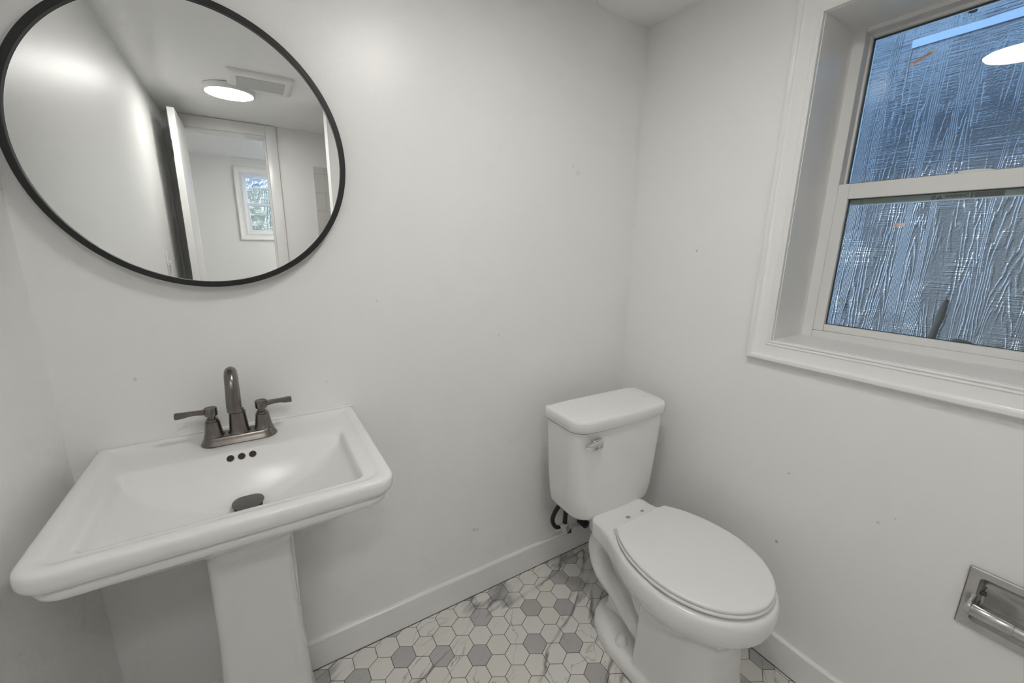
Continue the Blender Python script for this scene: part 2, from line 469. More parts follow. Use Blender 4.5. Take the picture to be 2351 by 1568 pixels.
# upper sash (outer)
UY0, UY1 = -.610, -1.170
bm = bmesh.new(); frame_ring(bm, UY0, UY1, 1.455, 1.915, .017, .208, .238, wt=.015, wb=.062)
upp = obj('upper_sash', bm, M_VINYL, win)
bm = bmesh.new(); box(bm, .2185, .2205, UY1+.015, UY0-.015, 1.515, 1.902); box(bm, .2285, .2305, UY1+.015, UY0-.015, 1.515, 1.902)
obj('pane', bm, M_GLASS, upp, smooth=False)
bm = bmesh.new(); ring_sweep(bm, (UY0-.017, UY1+.017, 1.517, 1.900), [(0, 0), (0, -.006), (-.0025, -.006), (-.0025, 0)], .2165); obj('gasket', bm, M_GASKET, upp, smooth=False)
# sash lock : low cam and keeper on top of the meeting rail
bm = bmesh.new()
L = []
for x in (.190, .206):
    L.append([(x, -.845-.090*t, 1.512+.009*math.sin(PI*min(1, t*1.02))**.45 if 0 < t < 1 else 1.5125) for t in [k/14 for k in range(15)]]+[(x, -.935, 1.510), (x, -.845, 1.510)])
loft(bm, L); lk = obj('sash_lock', bm, M_VINYL, low)
bm = bmesh.new(); box(bm, .1892, .190, -.861, -.867, 1.5155, 1.5178); obj('lock_mark', bm, M_BLUEINK, lk, smooth=False)

# stickers on the glass (camera looks along +x : text reads along -y)
def on_x(x, y, z, ang=0):
    # local X -> world -Y, local Y -> world Z, local Z -> world -X
    R = Matrix(((0, 0, -1, 0), (-1, 0, 0, 0), (0, 1, 0, 0), (0, 0, 0, 1)))
    return Matrix.Translation((x, y, z)) @ R @ Matrix.Rotation(ang, 4, 'Z')
def flatpoly(bm, M, pts, th=.0002, mat=0):
    a = [bm.verts.new(M @ Vector((x, y, 0))) for x, y in pts]; b_ = [bm.verts.new(M @ Vector((x, y, th))) for x, y in pts]
    n = len(pts)
    fs = [bm.faces.new(a[::-1]), bm.faces.new(b_)]+[bm.faces.new((a[i], a[(i+1) % n], b_[(i+1) % n], b_[i])) for i in range(n)]
    for f in fs: f.material_index = mat
M1 = on_x(.2183, -.741, 1.816, math.radians(26.5))
bm = bmesh.new()
flatpoly(bm, M1, [(-.0245, -.0045), (.0245, -.0045), (.0245, .0045), (-.0245, .0045)])
st = obj('tempered_sticker', bm, M_STICK, upp, smooth=False); st['label'] = 'small slanted sticker reading TEMPERED in red'
text('sticker_lettering', 'TEMPERED', .0082, M_REDINK, st, M1 @ Matrix.Translation((0, 0, .0004)), sx=.98)
M2 = on_x(.1923, -.777, 1.394, math.radians(3))
bm = bmesh.new(); flatpoly(bm, M2, [(-.014, -.005), (.006, -.005), (.014, .005), (-.014, .005)])
st = obj('torn_sticker', bm, M_STICK, low, smooth=False); st['label'] = 'torn remnant of a sticker with a red letter'
text('sticker_lettering', 'O', .008, M_REDINK, st, M2 @ Matrix.Translation((-.0085, 0, .0004)), bold=.0002)
M3 = on_x(.2078, -.874, 1.4625)
bm = bmesh.new()
flatpoly(bm, M3, [(-.052, -.0055), (-.047, .0055), (-.042, .0055), (-.042, -.0055)], mat=1)
flatpoly(bm, M3, [(-.041, -.0052), (-.0345, .0052), (-.028, -.0052)], mat=0)
flatpoly(bm, M3, [(.021, -.0058), (.0255, -.0058), (.0255, .0058), (.021, .0058)], mat=0)
flatpoly(bm, M3, [(.0275, -.0058), (.077, -.0058), (.077, .0058), (.0275, .0058)], mat=0)
wl = obj('warning_label', bm, [M_INK, M_GREYINK], upp, smooth=False); wl['label'] = 'black WARNING lettering with triangle on the rail behind the glass'
text('label_lettering', 'WARNING', .0112, M_INK, wl, M3 @ Matrix.Translation((-.0035, 0, .0002)), bold=.00045, sx=.80)
text('label_mark', '!', .008, M_STICK, wl, M3 @ Matrix.Translation((-.0345, -.0012, .0004)), bold=.0004)

# ---------------------------------------------------------------- outside the window : neighbouring plywood wall
SX = .90
def sheet(name, ya, yb, za, zb, x0, m):
    bm = bmesh.new(); box(bm, x0, x0+.02, ya, yb, za, zb)
    return bm
bm = bmesh.new(); box(bm, SX, SX+.02, -.503, 1.6, -.3, 3.0); box(bm, SX-.006, SX+.02, -2.6, -.5005, -.3, 3.0)
struct(obj('wall_outside', bm, M_SIDE, smooth=False), 'glossy blue grey rough plywood siding outside the window')
bm = bmesh.new()
rr = random.Random(3)
top = []; n = 60
L0 = []; L1 = []
for k in range(n+1):
    y = -.496-k*(1.6/n)
    zt = 2.103+rr.uniform(-.0012, .0012)-(.003 if k % 11 == 7 else 0)
    L0.append((y, 2.076, zt))
for x in (SX-.0115, SX-.0065):
    pass
rows = []
for (y, zb_, zt) in L0:
    rows.append([(SX-.0125, y, zb_), (SX-.0125, y, zt), (SX-.0055, y, zt), (SX-.0055, y, zb_)])
loft(bm, rows)
struct(obj('trim_1', bm, M_FLASH, smooth=False), 'pale blue metal flashing strip on the plywood outside')
bm = bmesh.new(); box(bm, .20, 3.0, -3.0, 2.0, -.35, -.30); struct(obj('ground_outside', bm, M_GROUND, smooth=False), 'gravel side yard')
bm = bmesh.new(); wall_hole_x(bm, .201, .215, .11, -3.0, -.3, 2.19, WY0, WY1, WZ0, WZ1)
struct(obj('wall_exterior', bm, M_EXT, smooth=False), 'outer skin of the bathroom wall')
bm = bmesh.new(); box(bm, SX-.50, SX+.02, -2.6, 1.6, 3.00, 3.10); struct(obj('trim_3', bm, M_FLASH, smooth=False), 'eave of the neighbouring building')
# knots, slit and nails on the plywood
def knot(y, z, ry, rz, ang, seed):
    r2 = random.Random(seed); bm = bmesh.new(); n = 26; c = Vector((SX-.0063, y, z)); L = []
    for s, dx in ((1.0, 0.0005), (.9, -.0012), (.55, -.0016)):
        ring = []
        for k in range(n):
            a = 2*PI*k/n; w = 1+.10*math.sin(3*a+seed)+.06*math.sin(7*a)
            u, v = ry*s*w*math.cos(a), rz*s*w*math.sin(a)
            ring.append(c+Vector((dx, u*math.cos(ang)-v*math.sin(ang), u*math.sin(ang)+v*math.cos(ang))))
        L.append(ring)
    loft(bm, L); return obj('knot', bm, M_KNOT, wo)
M_KNOT = plain('dark_knot', (.010, .010, .012), .9, spec=.1)
wo = bpy.data.objects['wall_outside']
def slit(pts, w):
    bm = bmesh.new(); r2 = random.Random(4)
    L = []
    for i, (y, z) in enumerate(pts):
        t = i/(len(pts)-1); ww = w*(math.sin(PI*min(1, .12+t*.95)) if t < .5 else .9)+.001
        L.append([(SX-.0063, y-ww-r2.uniform(0, .002), z), (SX-.0090, y-ww*.5, z), (SX-.0090, y+ww*.5, z), (SX-.0063, y+ww, z)])
    loft(bm, L); return obj('knot', bm, M_KNOT, wo)
slit([(-.757, 1.152), (-.755, 1.135), (-.754, 1.11), (-.752, 1.08), (-.747, 1.05), (-.744, 1.02), (-.741, .99), (-.740, .96)], .011)
knot(-.642, 2.150, .017, .014, .3, 2)
knot(-.822, 1.000, .026, .010, 0, 5)
for (y, z) in [(-.507, 1.932), (-.512, 1.850), (-.505, 1.663), (-.515, 1.30), (-.512, 1.17)]:
    bm = bmesh.new(); lathe(bm, [(.003, -.0012), (.0026, 0), (.001, .0004)], (SX-.0062, y, z), 'x', 10); obj('nail_head', bm, M_KNOT, wo)

# ---------------------------------------------------------------- mirror
MC = (-1.396, 1.517)
mir = tag(empty('round_mirror', (MC[0], 0, MC[1])), 'round mirror with thin black frame above the pedestal sink', 'mirror')
bm = bmesh.new()
prof = [(.2878, -.0215), (.2878, -.0290), (.2888, -.0300), (.2990, -.0300), (.3000, -.0290), (.3000, -.004), (.2900, -.002), (.2880, -.004)]
rows = []
n = 160
for k in range(n):
    a = 2*PI*k/n
    rows.append([(MC[0]+r*math.cos(a), y, MC[1]+r*math.sin(a)) for r, y in prof])
vr = [[bm.verts.new(p) for p in r] for r in rows]
for k in range(n):
    a, b_ = vr[k], vr[(k+1) % n]
    for i in range(len(prof)): bm.faces.new((a[i], a[(i+1) % len(prof)], b_[(i+1) % len(prof)], b_[i]))
obj('frame', bm, M_BLACK, mir, auto=30)
bm = bmesh.new(); lathe(bm, [(.2885, -.0225), (.2885, -.018)], (MC[0], 0, MC[1]), 'y', 160)
obj('mirror_glass', bm, M_MIRROR, mir, smooth=False)
bm = bmesh.new(); lathe(bm, [(.283, -.0175), (.283, -.001)], (MC[0], 0, MC[1]), 'y', 96); obj('backing', bm, M_BLACK, mir, smooth=False)

# ---------------------------------------------------------------- pedestal sink
SXC, SZ = -1.393, .855
HWS, SD = .276, .447
snk = tag(empty('pedestal_sink', (SXC, -.22, 0)), 'white porcelain pedestal sink with rectangular basin under the round mirror', 'sink')
bx0, bx1, bya, byb = SXC-.213, SXC+.219, -.405, -.148   # basin opening
def soft(t): t = max(0, min(1, t)); return t*t*(3-2*t)
def basin_depth(x, y):
    u = (x-(bx0+bx1)/2)/((bx1-bx0)/2); v = (byb-y)/(byb-bya)
    A = (.12+.88*max(0, 1-abs(u)**2.0)**.85)*soft((1-abs(u))/.05)
    vf = .05+.25*max(0, 1-u*u)**.8
    t = max(0, min(1, v/vf)); B = (.75*t+.25*soft(t))
    F = soft((1-v)/.09)
    A *= 1-.16*min(1, ((x-SXC)/.21)**2+((y+.24)/.15)**2)
    return .100*A*B*F
bm = bmesh.new()
def srect(i_s, i_f, i_b, z, rf, rb=.006, n=7):
    return rrect(SXC-HWS+i_s, SXC+HWS-i_s, -SD+i_f, -i_b, (rb, rb, rf, rf), z, n)
loops = []
# underside from pedestal joint outwards, then edge mouldings up to the top lip
for (i_s, i_f, i_b, z, rf) in [(.200, .160, .09, .630, .03), (.198, .156, .05, .670, .035), (.190, .140, .012, .700, .04), (.172, .112, .004, .725, .05), (.140, .080, .001, .748, .05), (.100, .054, .001, .766, .05), (.062, .038, .001, .779, .05), (.036, .028, .001, .788, .045),
        (.0250, .0220, .001, .7925, .042), (.0175, .0165, .001, .7950, .042), (.0130, .0125, .001, .7990, .042), (.0112, .0112, .001, .8050, .042), (.0118, .0118, .001, .8110, .042), (.0155, .0155, .001, .8148, .042),
        (.0115, .0115, .001, .8165, .042), (.0060, .0060, .001, .8190, .042), (.0020, .0020, .001, .8235, .042), (0, 0, .001, .8310, .042), (0, 0, .001, .8430, .042), (.0010, .0010, .001, .8490, .041),
        (.0032, .0032, .001, .8528, .040), (.0070, .0070, .0015, .8546, .038), (.0130, .0120, .003, .8552, .035), (.0200, .0180, .010, .8550, .033), (.0250, .0220, .015, .8538, .031), (.0300, .0270, .019, .8514, .029), (.0350, .0320, .022, .8504, .027)]:
    loops.append(srect(i_s, i_f, i_b, z, rf))
# plateau to basin opening
open_l = rrect(bx0, bx1, bya, byb, (.022, .022, .020, .020), .8490, 7)
last = loops[-1]
for t in (.35, .7, .93):
    loops.append([[a[0]+(b_[0]-a[0])*t, a[1]+(b_[1]-a[1])*t, .8500-.0004*t] for a, b_ in zip(last, open_l)])
dc = Vector((SXC, -.255, 0))
for t in (0, .008, .016, .026, .038, .052, .07, .09, .115, .14, .17, .20, .235, .27, .31, .35, .39, .43, .47, .51, .55, .60, .65, .70, .76, .82, .88, .94):
    L = []
    for p in open_l:
        x = p[0]+(dc.x-p[0])*t; y = p[1]+(dc.y-p[1])*t
        L.append([x, y, .8484-basin_depth(x, y)-(.0012 if t > 0 else 0)])
    loops.append(L)
loft(bm, loops, True, True)
basin = obj('basin', bm, M_PORC, snk, auto=60)
# caulk line against the wall
bm = bmesh.new(); tube(bm, [(SXC-.12, -.0015, .8565), (SXC+HWS-.002, -.0015, .8565)], .0028, 8); cl = obj('caulk_bead', bm, M_TRIM, snk)
# drain stopper
dz = .8484-.099
bm = bmesh.new(); lathe(bm, [(.016, -.004), (.0265, -.002), (.027, .0005), (.0265, .001), (.016, .0012)], (SXC+.006, -.230, dz+.003), 'z', 40); obj('drain_ring', bm, M_DRAIN, snk)
bm = bmesh.new(); lathe(bm, [(.010, .000), (.012, .008), (.0285, .010), (.0305, .0120), (.0300, .0140), (.026, .0155), (.012, .0165), (.001, .0168)], (SXC+.006, -.230, dz+.002), 'z', 40); ds = obj('drain_stopper', bm, M_DRAIN, snk); ds['label'] = 'dark metal pop-up drain stopper'
# overflow holes on the basin's back slope
def basin_hit(x, z):
    y = byb
    while y > bya and .8472-basin_depth(x, y) > z: y -= .0005
    return y
for hx in (-1.4130, -1.3915, -1.3700):
    z = .8395
    y = basin_hit(hx, z)
    e = .002
    dzdy = (basin_depth(hx, y-e)-basin_depth(hx, y+e))/(2*e)
    nrm = Vector((0, -dzdy, 1)).normalized() if dzdy > 0 else Vector((0, 0, 1))
    bm = bmesh.new(); lathe(bm, [(.0075, -.003), (.0078, .0004), (.0072, .0007)], (0, 0, 0), 'z', 24)
    bmesh.ops.rotate(bm, verts=bm.verts, cent=(0, 0, 0), matrix=Vector((0, 0, 1)).rotation_difference(nrm).to_matrix()); bmesh.ops.translate(bm, verts=bm.verts, vec=(hx, y, z))
    rg = obj('overflow_hole', bm, M_RUST, snk)
    bm = bmesh.new(); lathe(bm, [(.0068, -.002), (.0068, .0011), (.005, .0012)], (0, 0, 0), 'z', 24)
    bmesh.ops.rotate(bm, verts=bm.verts, cent=(0, 0, 0), matrix=Vector((0, 0, 1)).rotation_difference(nrm).to_matrix()); bmesh.ops.translate(bm, verts=bm.verts, vec=(hx, y, z))
    obj('hole_opening', bm, M_HOLE, rg)
# pedestal
bm = bmesh.new()
L = []
for (hw, yf, yb, z, rf) in [(.125, -.325, -.075, 0, .05), (.125, -.325, -.075, .012, .05), (.118, -.318, -.08, .022, .05), (.104, -.308, -.09, .035, .035), (.100, -.302, -.10, .06, .022), (.093, -.299, -.10, .12, .020), (.086, -.296, -.10, .30, .018), (.078, -.292, -.10, .50, .018), (.0762, -.292, -.10, .64, .018), (.0762, -.292, -.10, .715, .018)]:
    L.append(rrect(SXC-hw, SXC+hw, yf, yb, (.02, .02, rf, rf), z, 6))
loft(bm, L)
for s in (-1, 1):   # rear flanges
    x0, x1 = (SXC+s*.07, SXC+s*.0835)
    box(bm, min(x0, x1), max(x0, x1), -.20, -.105, .05, .69, .004, 2)
obj('pedestal', bm, M_PORC, snk, auto=50)

# ---------------------------------------------------------------- faucet
FX, FY, FZ = -1.3935, -.073, .8502
fau = tag(empty('faucet', (FX, FY, FZ)), 'dark brushed metal two-handle faucet on the back deck of the sink', 'faucet')
def stadium(hl, hw, z, n=14):
    out = []
    for k in range(n+1):
        a = -PI/2+PI*k/n; out.append((FX+hl-hw+hw*math.cos(a), FY+hw*math.sin(a), z))
    for k in range(n+1):
        a = PI/2+PI*k/n; out.append((FX-hl+hw+hw*math.cos(a), FY+hw*math.sin(a), z))
    return out
bm = bmesh.new()
loft(bm, [stadium(.0785, .0290, FZ), stadium(.0790, .0295, FZ+.002), stadium(.0780, .0285, FZ+.004), stadium(.0755, .0260, FZ+.009), stadium(.0728, .0233, FZ+.014), stadium(.0715, .0220, FZ+.018), stadium(.0700, .0205, FZ+.0195), stadium(.068, .0185, FZ+.0200)])
obj('base_plate', bm, M_BRONZE, fau, auto=35)
bm = bmesh.new(); lathe(bm, [(.0225, .018), (.0232, .020), (.0225, .022), (.0205, .026), (.0175, .062), (.0172, .070), (.0150, .0705), (.0150, .076), (.0120, .0765)], (FX, FY, FZ), 'z', 40)
obj('spout_base', bm, M_BRONZE, fau, auto=35)
bm = bmesh.new()
P = [(FX, FY, FZ+.074), (FX, FY, FZ+.10), (FX, FY-.001, FZ+.135), (FX, FY-.010, FZ+.162), (FX, FY-.030, FZ+.178), (FX, FY-.053, FZ+.172), (FX, FY-.066, FZ+.150), (FX-.001, FY-.070, FZ+.122), (FX-.001, FY-.071, FZ+.096)]
C = catmull(P, 7)
tube(bm, C, [.0112+.0022*(i/len(C)) for i in range(len(C))], 26)
sp = obj('spout', bm, M_BRONZE, fau, auto=60)
for s in (-1, 1):
    hx = FX+s*.0508
    bm = bmesh.new()
    lathe(bm, [(.0205, .018), (.0210, .020), (.0202, .022), (.0185, .026), (.0150, .052), (.0145, .056), (.0122, .0562), (.0122, .0615), (.0085, .062), (.0080, .069), (.0125, .0705), (.0132, .073), (.0132, .087), (.0125, .089), (.0095, .0895), (.0090, .0885), (.001, .0885)], (hx, FY, FZ), 'z', 36)
    hd = obj('handle', bm, M_BRONZE, fau, auto=35)
    bm = bmesh.new()
    L = []
    for t, hw, hh, zz in [(0, .0055, .0062, .0800), (.15, .0048, .0056, .0805), (.35, .0042, .0050, .0815), (.55, .0050, .0052, .0815), (.75, .0068, .0062, .0805), (.93, .0078, .0066, .0805), (1.0, .0075, .0060, .0805)]:
        x = hx+s*(.010+.057*t); z = FZ+zz
        L.append([(x, FY+hw*a, z+hh*b_) for a, b_ in ((-1, -.7), (-.7, -1), (.7, -1), (1, -.7), (1, .7), (.7, 1), (-.7, 1), (-1, .7))])
    loft(bm, L); obj('lever', bm, M_BRONZE, hd, auto=40)

# ---------------------------------------------------------------- toilet
TX = -.308
toi = tag(empty('toilet', (TX, -.45, 0)), 'white two-piece toilet with closed oval lid in the corner', 'toilet')
def egg(d, z, cy=-.615, a=.180, bf=.213, br=.2535, rear=-.422, n=72, dx=0.):
    """closed oval, straight across at the rear"""
    out = []
    A, Bf, Br = a+d, bf+d, br+d
    k = min(1, (rear+min(d, 0)*-1*0-cy)/Br)
    th_r = math.asin(max(-1, min(1, k)))
    m = int(n*.62)
    # from rear right corner round the front to the rear left
    m1 = m
    for i in range(m1+1):
        th = th_r-(PI+2*th_r)*i/m1     # th from th_r down to -PI-th_r
        s, c = math.sin(th), math.cos(th)
        y = cy+(Br if s > 0 else Bf)*s
        out.append([TX+dx+A*c, y, z])
    e, w = out[-1], out[0]
    for i in range(1, n-m1):
        t = i/(n-m1)
        out.append([e[0]+(w[0]-e[0])*t, e[1]+(w[1]-e[1])*t, z])
    return out
def eggk(A, yf, yr, z, n=72, p=2.3):
    """superellipse section between yf (front) and yr (rear)"""
    cy, b_ = (yf+yr)/2, (yr-yf)/2
    out = []
    for i in range(n):
        th = PI*.15-2*PI*i/n
        c, s = math.cos(th), math.sin(th)
        out.append([TX+A*math.copysign(abs(c)**(2/p), c), cy+b_*math.copysign(abs(s)**(2/p), s), z])
    return out
bm = bmesh.new()
# rim + hull of the bowl
hull = []
for d, z in [(-.020, .4215), (.002, .4215), (.008, .4195), (.0125, .414), (.0155, .403), (.0165, .388), (.0150, .368), (.0095, .350), (.0010, .338), (-.010, .330)]:
    hull.append(egg(d, z))
for A, Bf, cy, z in [(.150, .190, -.612, .310), (.135, .172, -.612, .285), (.120, .150, -.612, .255), (.108, .130, -.615, .220), (.09, .11, -.615, .18)]:
    hull.append(egg(0, z, cy=cy, a=A, bf=Bf, br=A*1.2, rear=cy+A*.95))
loft(bm, hull)
# column below the bowl
L = []
for hw, yf, yr, z in [(.134, -.755, -.535, 0), (.134, -.755, -.535, .03), (.128, -.747, -.535, .10), (.122, -.742, -.535, .20), (.120, -.742, -.535, .27), (.122, -.750, -.535, .32), (.10, -.72, -.55, .335)]:
    L.append(rrect(TX-hw, TX+hw, yf, yr, (.012, .012, .055, .055), z, 8, bow=.02))
loft(bm, L)
# deck behind the bowl
L = []
for g, z in [(.03, .340), (.006, .352), (0, .362), (0, .412), (.002, .4175), (.006, .4205), (.012, .4215)]:
    L.append(rrect(TX-.126+g, TX+.122-g, -.50, -.303-g, (.03, .03, .02, .02), z, 6))
loft(bm, L)
# shoulders joining deck and rim
L = []
for g, z in [(.02, .330), (.004, .350), (0, .365), (0, .405), (.003, .416), (.010, .4205)]:
    L.append([[TX+(-.118+g), -.33, z], [TX-.135+g, -.40, z], [TX-.163+g, -.47, z], [TX-.19+g, -.56, z], [TX+.19-g, -.56, z], [TX+.163-g, -.47, z], [TX+.135-g, -.40, z], [TX+.118-g, -.33, z]])
loft(bm, L)
# web and foot
box(bm, TX-.042, TX+.042, -.60, -.335, .0, .40, .012, 2)
box(bm, TX-.050, TX+.050, -.34, -.22, .28, .385, .02, 3)
L = []
for g, z in [(0, 0), (0, .022), (.003, .034), (.012, .044), (.03, .052), (.055, .056)]:
    pts = []
    half = [(.0, -.300), (.045, -.302), (.080, -.318), (.112, -.350), (.134, -.395), (.147, -.450), (.151, -.52), (.148, -.60), (.142, -.68), (.120, -.70), (0, -.70)]
    half = [(max(0, x-g*(x > 0)), y-g*.8*(1 if y > -.42 else 0)) for x, y in half]
    pts = [[TX+x, y, z] for x, y in half]+[[TX-x, y, z] for x, y in half[1:-1][::-1]]
    L.append(pts)
loft(bm, L)
# trapway bulges on both sides
for s in (-1, 1):
    P = [(TX+s*.030, -.40, .375), (TX+s*.056, -.345, .340), (TX+s*.064, -.302, .305), (TX+s*.066, -.306, .250), (TX+s*.066, -.340, .200), (TX+s*.056, -.405, .160), (TX+s*.060, -.465, .128), (TX+s*.062, -.53, .100), (TX+s*.060, -.60, .085)]
    C = catmull(P, 6); tube(bm, C, .035, 20)
    P = [(TX+s*.040, -.445, .37), (TX+s*.058, -.462, .315), (TX+s*.068, -.490, .262), (TX+s*.076, -.530, .222), (TX+s*.080, -.585, .190)]
    C = catmull(P, 6); tube(bm, C, [.028+.010*(i/len(C)) for i in range(len(C))], 20)
bowl = obj('bowl', bm, M_PORC2, toi)
add_mod(bowl, 'REMESH', mode='VOXEL', voxel_size=.0042, use_smooth_shade=True)
add_mod(bowl, 'SMOOTH', factor=.5, iterations=7)
# seat ring and lid
bm = bmesh.new()
loft(bm, [egg(-.006, .4275), egg(.000, .4285), egg(.0022, .4315), egg(.0022, .4355), egg(.000, .4385), egg(-.005, .4395)])
obj('seat', bm, M_SEAT, toi, auto=60)
bm = bmesh.new()
loft(bm, [egg(-.005, .4405), egg(-.001, .4410), egg(.0005, .4430), egg(.0005, .4475), egg(-.0008, .4502), egg(-.004, .4518), egg(-.010, .4526), egg(-.030, .4530), egg(-.08, .4533), egg(-.13, .4534)])
obj('seat_lid', bm, M_SEAT, toi, auto=60)
for s in (-1, 1):
    bm = bmesh.new(); box(bm, TX+s*.088-.022, TX+s*.088+.022, -.445, -.402, .4210, .4390, .006, 3); obj('hinge_cap', bm, M_SEAT, toi)
    bm = bmesh.new(); lathe(bm, [(.0205, -.004), (.0205, .004), (.0185, .016), (.0135, .024), (.007, .0275), (.001, .028)], (TX+s*.110, -.477, .050), 'z', 24); obj('bolt_cap', bm, M_SEAT, toi)
for k in range(4):
    pass
# printed marks on the deck
bm = bmesh.new()
for i in range(4):
    box(bm, TX-.019, TX-.004, -.371-.0032*i, -.3692-.0032*i, .4212, .4222)
pm2 = bmesh.new(); box(pm2, TX+.052, TX+.064, -.371, -.380, .4212, .4222); obj('printed_mark', pm2, M_GREYINK, toi, smooth=False)
pm = obj('printed_mark', bm, M_GREYINK, toi, smooth=False); pm['label'] = 'small grey printed mark on the deck'
# tank
TR = Matrix.Translation((-.296, -.135, 0)) @ Matrix.Rotation(math.radians(-1), 4, 'Z')
def trot(bm): bmesh.ops.transform(bm, matrix=TR, verts=bm.verts)
bm = bmesh.new(); L = []
for hw, dp, z, r in [(.130, .120, .3985, .03), (.155, .150, .399, .045), (.167, .160, .4015, .048), (.177, .166, .409, .048), (.184, .1690, .424, .047), (.192, .1700, .470, .046), (.199, .1705, .54, .045), (.2045, .172, .62, .044), (.2095, .174, .70, .043), (.2110, .1745, .7385, .043)]:
    L.append(rrect(-hw, hw, -dp, -.004, (.02, .02, r, r), z, 6, bow=.016))
loft(bm, L); trot(bm); obj('tank', bm, M_PORC2, toi, auto=50)
bm = bmesh.new(); L = []
for hw, dp, z, r in [(.2105, .1765, .7425, .042), (.2145, .1800, .7430, .043), (.2160, .1815, .745, .044), (.2160, .1815, .7725, .044), (.2150, .1805, .7770, .043), (.2125, .1780, .7810, .041), (.2085, .1740, .7832, .038), (.2015, .167, .7843, .032), (.145, .125, .786, .01)]:
    L.append(rrect(-hw, hw, -dp, .002 if hw > .2105 else -.01, (.014, .014, r, r), z, 6, bow=.0175))
loft(bm, L); trot(bm); obj('tank_lid', bm, M_PORC2, toi, auto=50)
# flush lever
bm = bmesh.new(); box(bm, -.160, -.118, -.202, -.181, .687, .720, .006, 3); trot(bm); fl = obj('flush_lever', bm, M_CHROME, toi, auto=50); fl['label'] = 'chrome flush lever'
bm = bmesh.new()
L = []
for t, x, y, hz, hy, zc in [(0, -.145, -.202, .0140, .0045, .703), (.4, -.160, -.206, .0145, .0045, .705), (.8, -.184, -.210, .0125, .004, .709), (.95, -.198, -.210, .0090, .0035, .713), (1, -.204, -.209, .0045, .003, .715)]:
    L.append([(x, y+hy*math.cos(a), zc+hz*math.sin(a)) for a in [2*PI*k/14 for k in range(14)]])
loft(bm, L); trot(bm); obj('lever_arm', bm, M_CHROME, fl, auto=50)

# ---------------------------------------------------------------- water supply behind the toilet
sup = tag(empty('water_supply_line', (-.35, -.06, .2)), 'black braided water supply hose with white tag behind the toilet', 'hose')
bm = bmesh.new()
P = [(-.335, -.11, .375), (-.375, -.10, .345), (-.408, -.095, .31), (-.420, -.09, .27), (-.405, -.088, .232), (-.375, -.086, .213), (-.352, -.085, .215)]
tube(bm, catmull(P, 8), .0085, 16)
P = [(-.352, -.085, .225), (-.350, -.085, .26), (-.352, -.088, .30), (-.345, -.10, .37), (-.335, -.11, .40)]
tube(bm, catmull(P, 8), .0092, 16)
obj('hose', bm, M_RUBBER, sup)
bm = bmesh.new()
P = [(-.32, -.10, .330), (-.290, -.075, .245), (-.255, -.055, .195), (-.22, -.045, .160)]
C = catmull(P, 6); tube(bm, C, [.007+.002*(i/len(C)) for i in range(len(C))], 14)
tube(bm, [(-.232, -.048, .178), (-.208, -.040, .148)], .016, 8)
tube(bm, [(-.208, -.040, .148), (-.190, -.034, .128)], .020, 6)
tube(bm, [(-.195, 0, .125), (-.195, -.045, .125)], .013, 12)
obj('shutoff_valve', bm, M_RUBBER, sup, auto=30)
bm = bmesh.new()
tube(bm, catmull([(-.392, -.084, .214), (-.372, -.083, .213), (-.352, -.084, .216)], 4), .012, 14)
lathe(bm, [(.001, -.012), (.013, -.012), (.020, -.009), (.021, 0), (.020, .009), (.013, .012), (.001, .012)], (-.348, -.088, .205), 'y', 20)
tg = obj('paper_tag', bm, M_TAG, sup, auto=40); tg['label'] = 'white printed tag wrapped round the hose'
bm = bmesh.new()
for i in range(4): box(bm, -.358+.0015*i, -.342+.0015*i, -.1012, -.1002, .215-.006*i, .2165-.006*i)
obj('tag_print', bm, M_INK, tg, smooth=False)
bm = bmesh.new(); tube(bm, [(-.338, -.088, .190), (-.326, -.088, .178)], .0125, 4); obj('hose_nut', bm, M_RUBBER, sup, auto=30)

# ---------------------------------------------------------------- recessed paper holder on the right wall
PY0, PY1, PZ0, PZ1 = -1.089, -1.255, .479, .630
tp = tag(empty('paper_holder', (0, (PY0+PY1)/2, PZ0)), 'recessed chrome toilet paper holder set in the right wall', 'paper holder')
bm = bmesh.new()
inn = (PY0-.019, PY1+.019, PZ0+.019, PZ1-.019)
def rc(y0, y1, z0, z1, r, x):   # loop in x plane
    lp = rrect(y1, y0, z0, z1, r, 0, 5)
    return [(x, p[0], p[1]) for p in lp]
L = [rc(PY0, PY1, PZ0, PZ1, .002, .003), rc(PY0, PY1, PZ0, PZ1, .002, -.0045), rc(PY0-.0022, PY1+.0022, PZ0+.0022, PZ1-.0022, .002, -.0062), rc(PY0-.010, PY1+.010, PZ0+.010, PZ1-.010, .003, -.0050), rc(*inn[:2], inn[2], inn[3], .008, -.0035), rc(inn[0]-.002, inn[1]+.002, inn[2]+.002, inn[3]-.002, .008, .001), rc(inn[0]-.004, inn[1]+.004, inn[2]+.006, inn[3]-.006, .010, .014), rc(inn[0]-.005, inn[1]+.005, inn[2]+.016, inn[3]-.016, .012, .026), rc(inn[0]-.007, inn[1]+.007, inn[2]+.030, inn[3]-.030, .012, .033)]
loft(bm, L, False, True)
obj('recess_plate', bm, M_DCHROME, tp, auto=40)
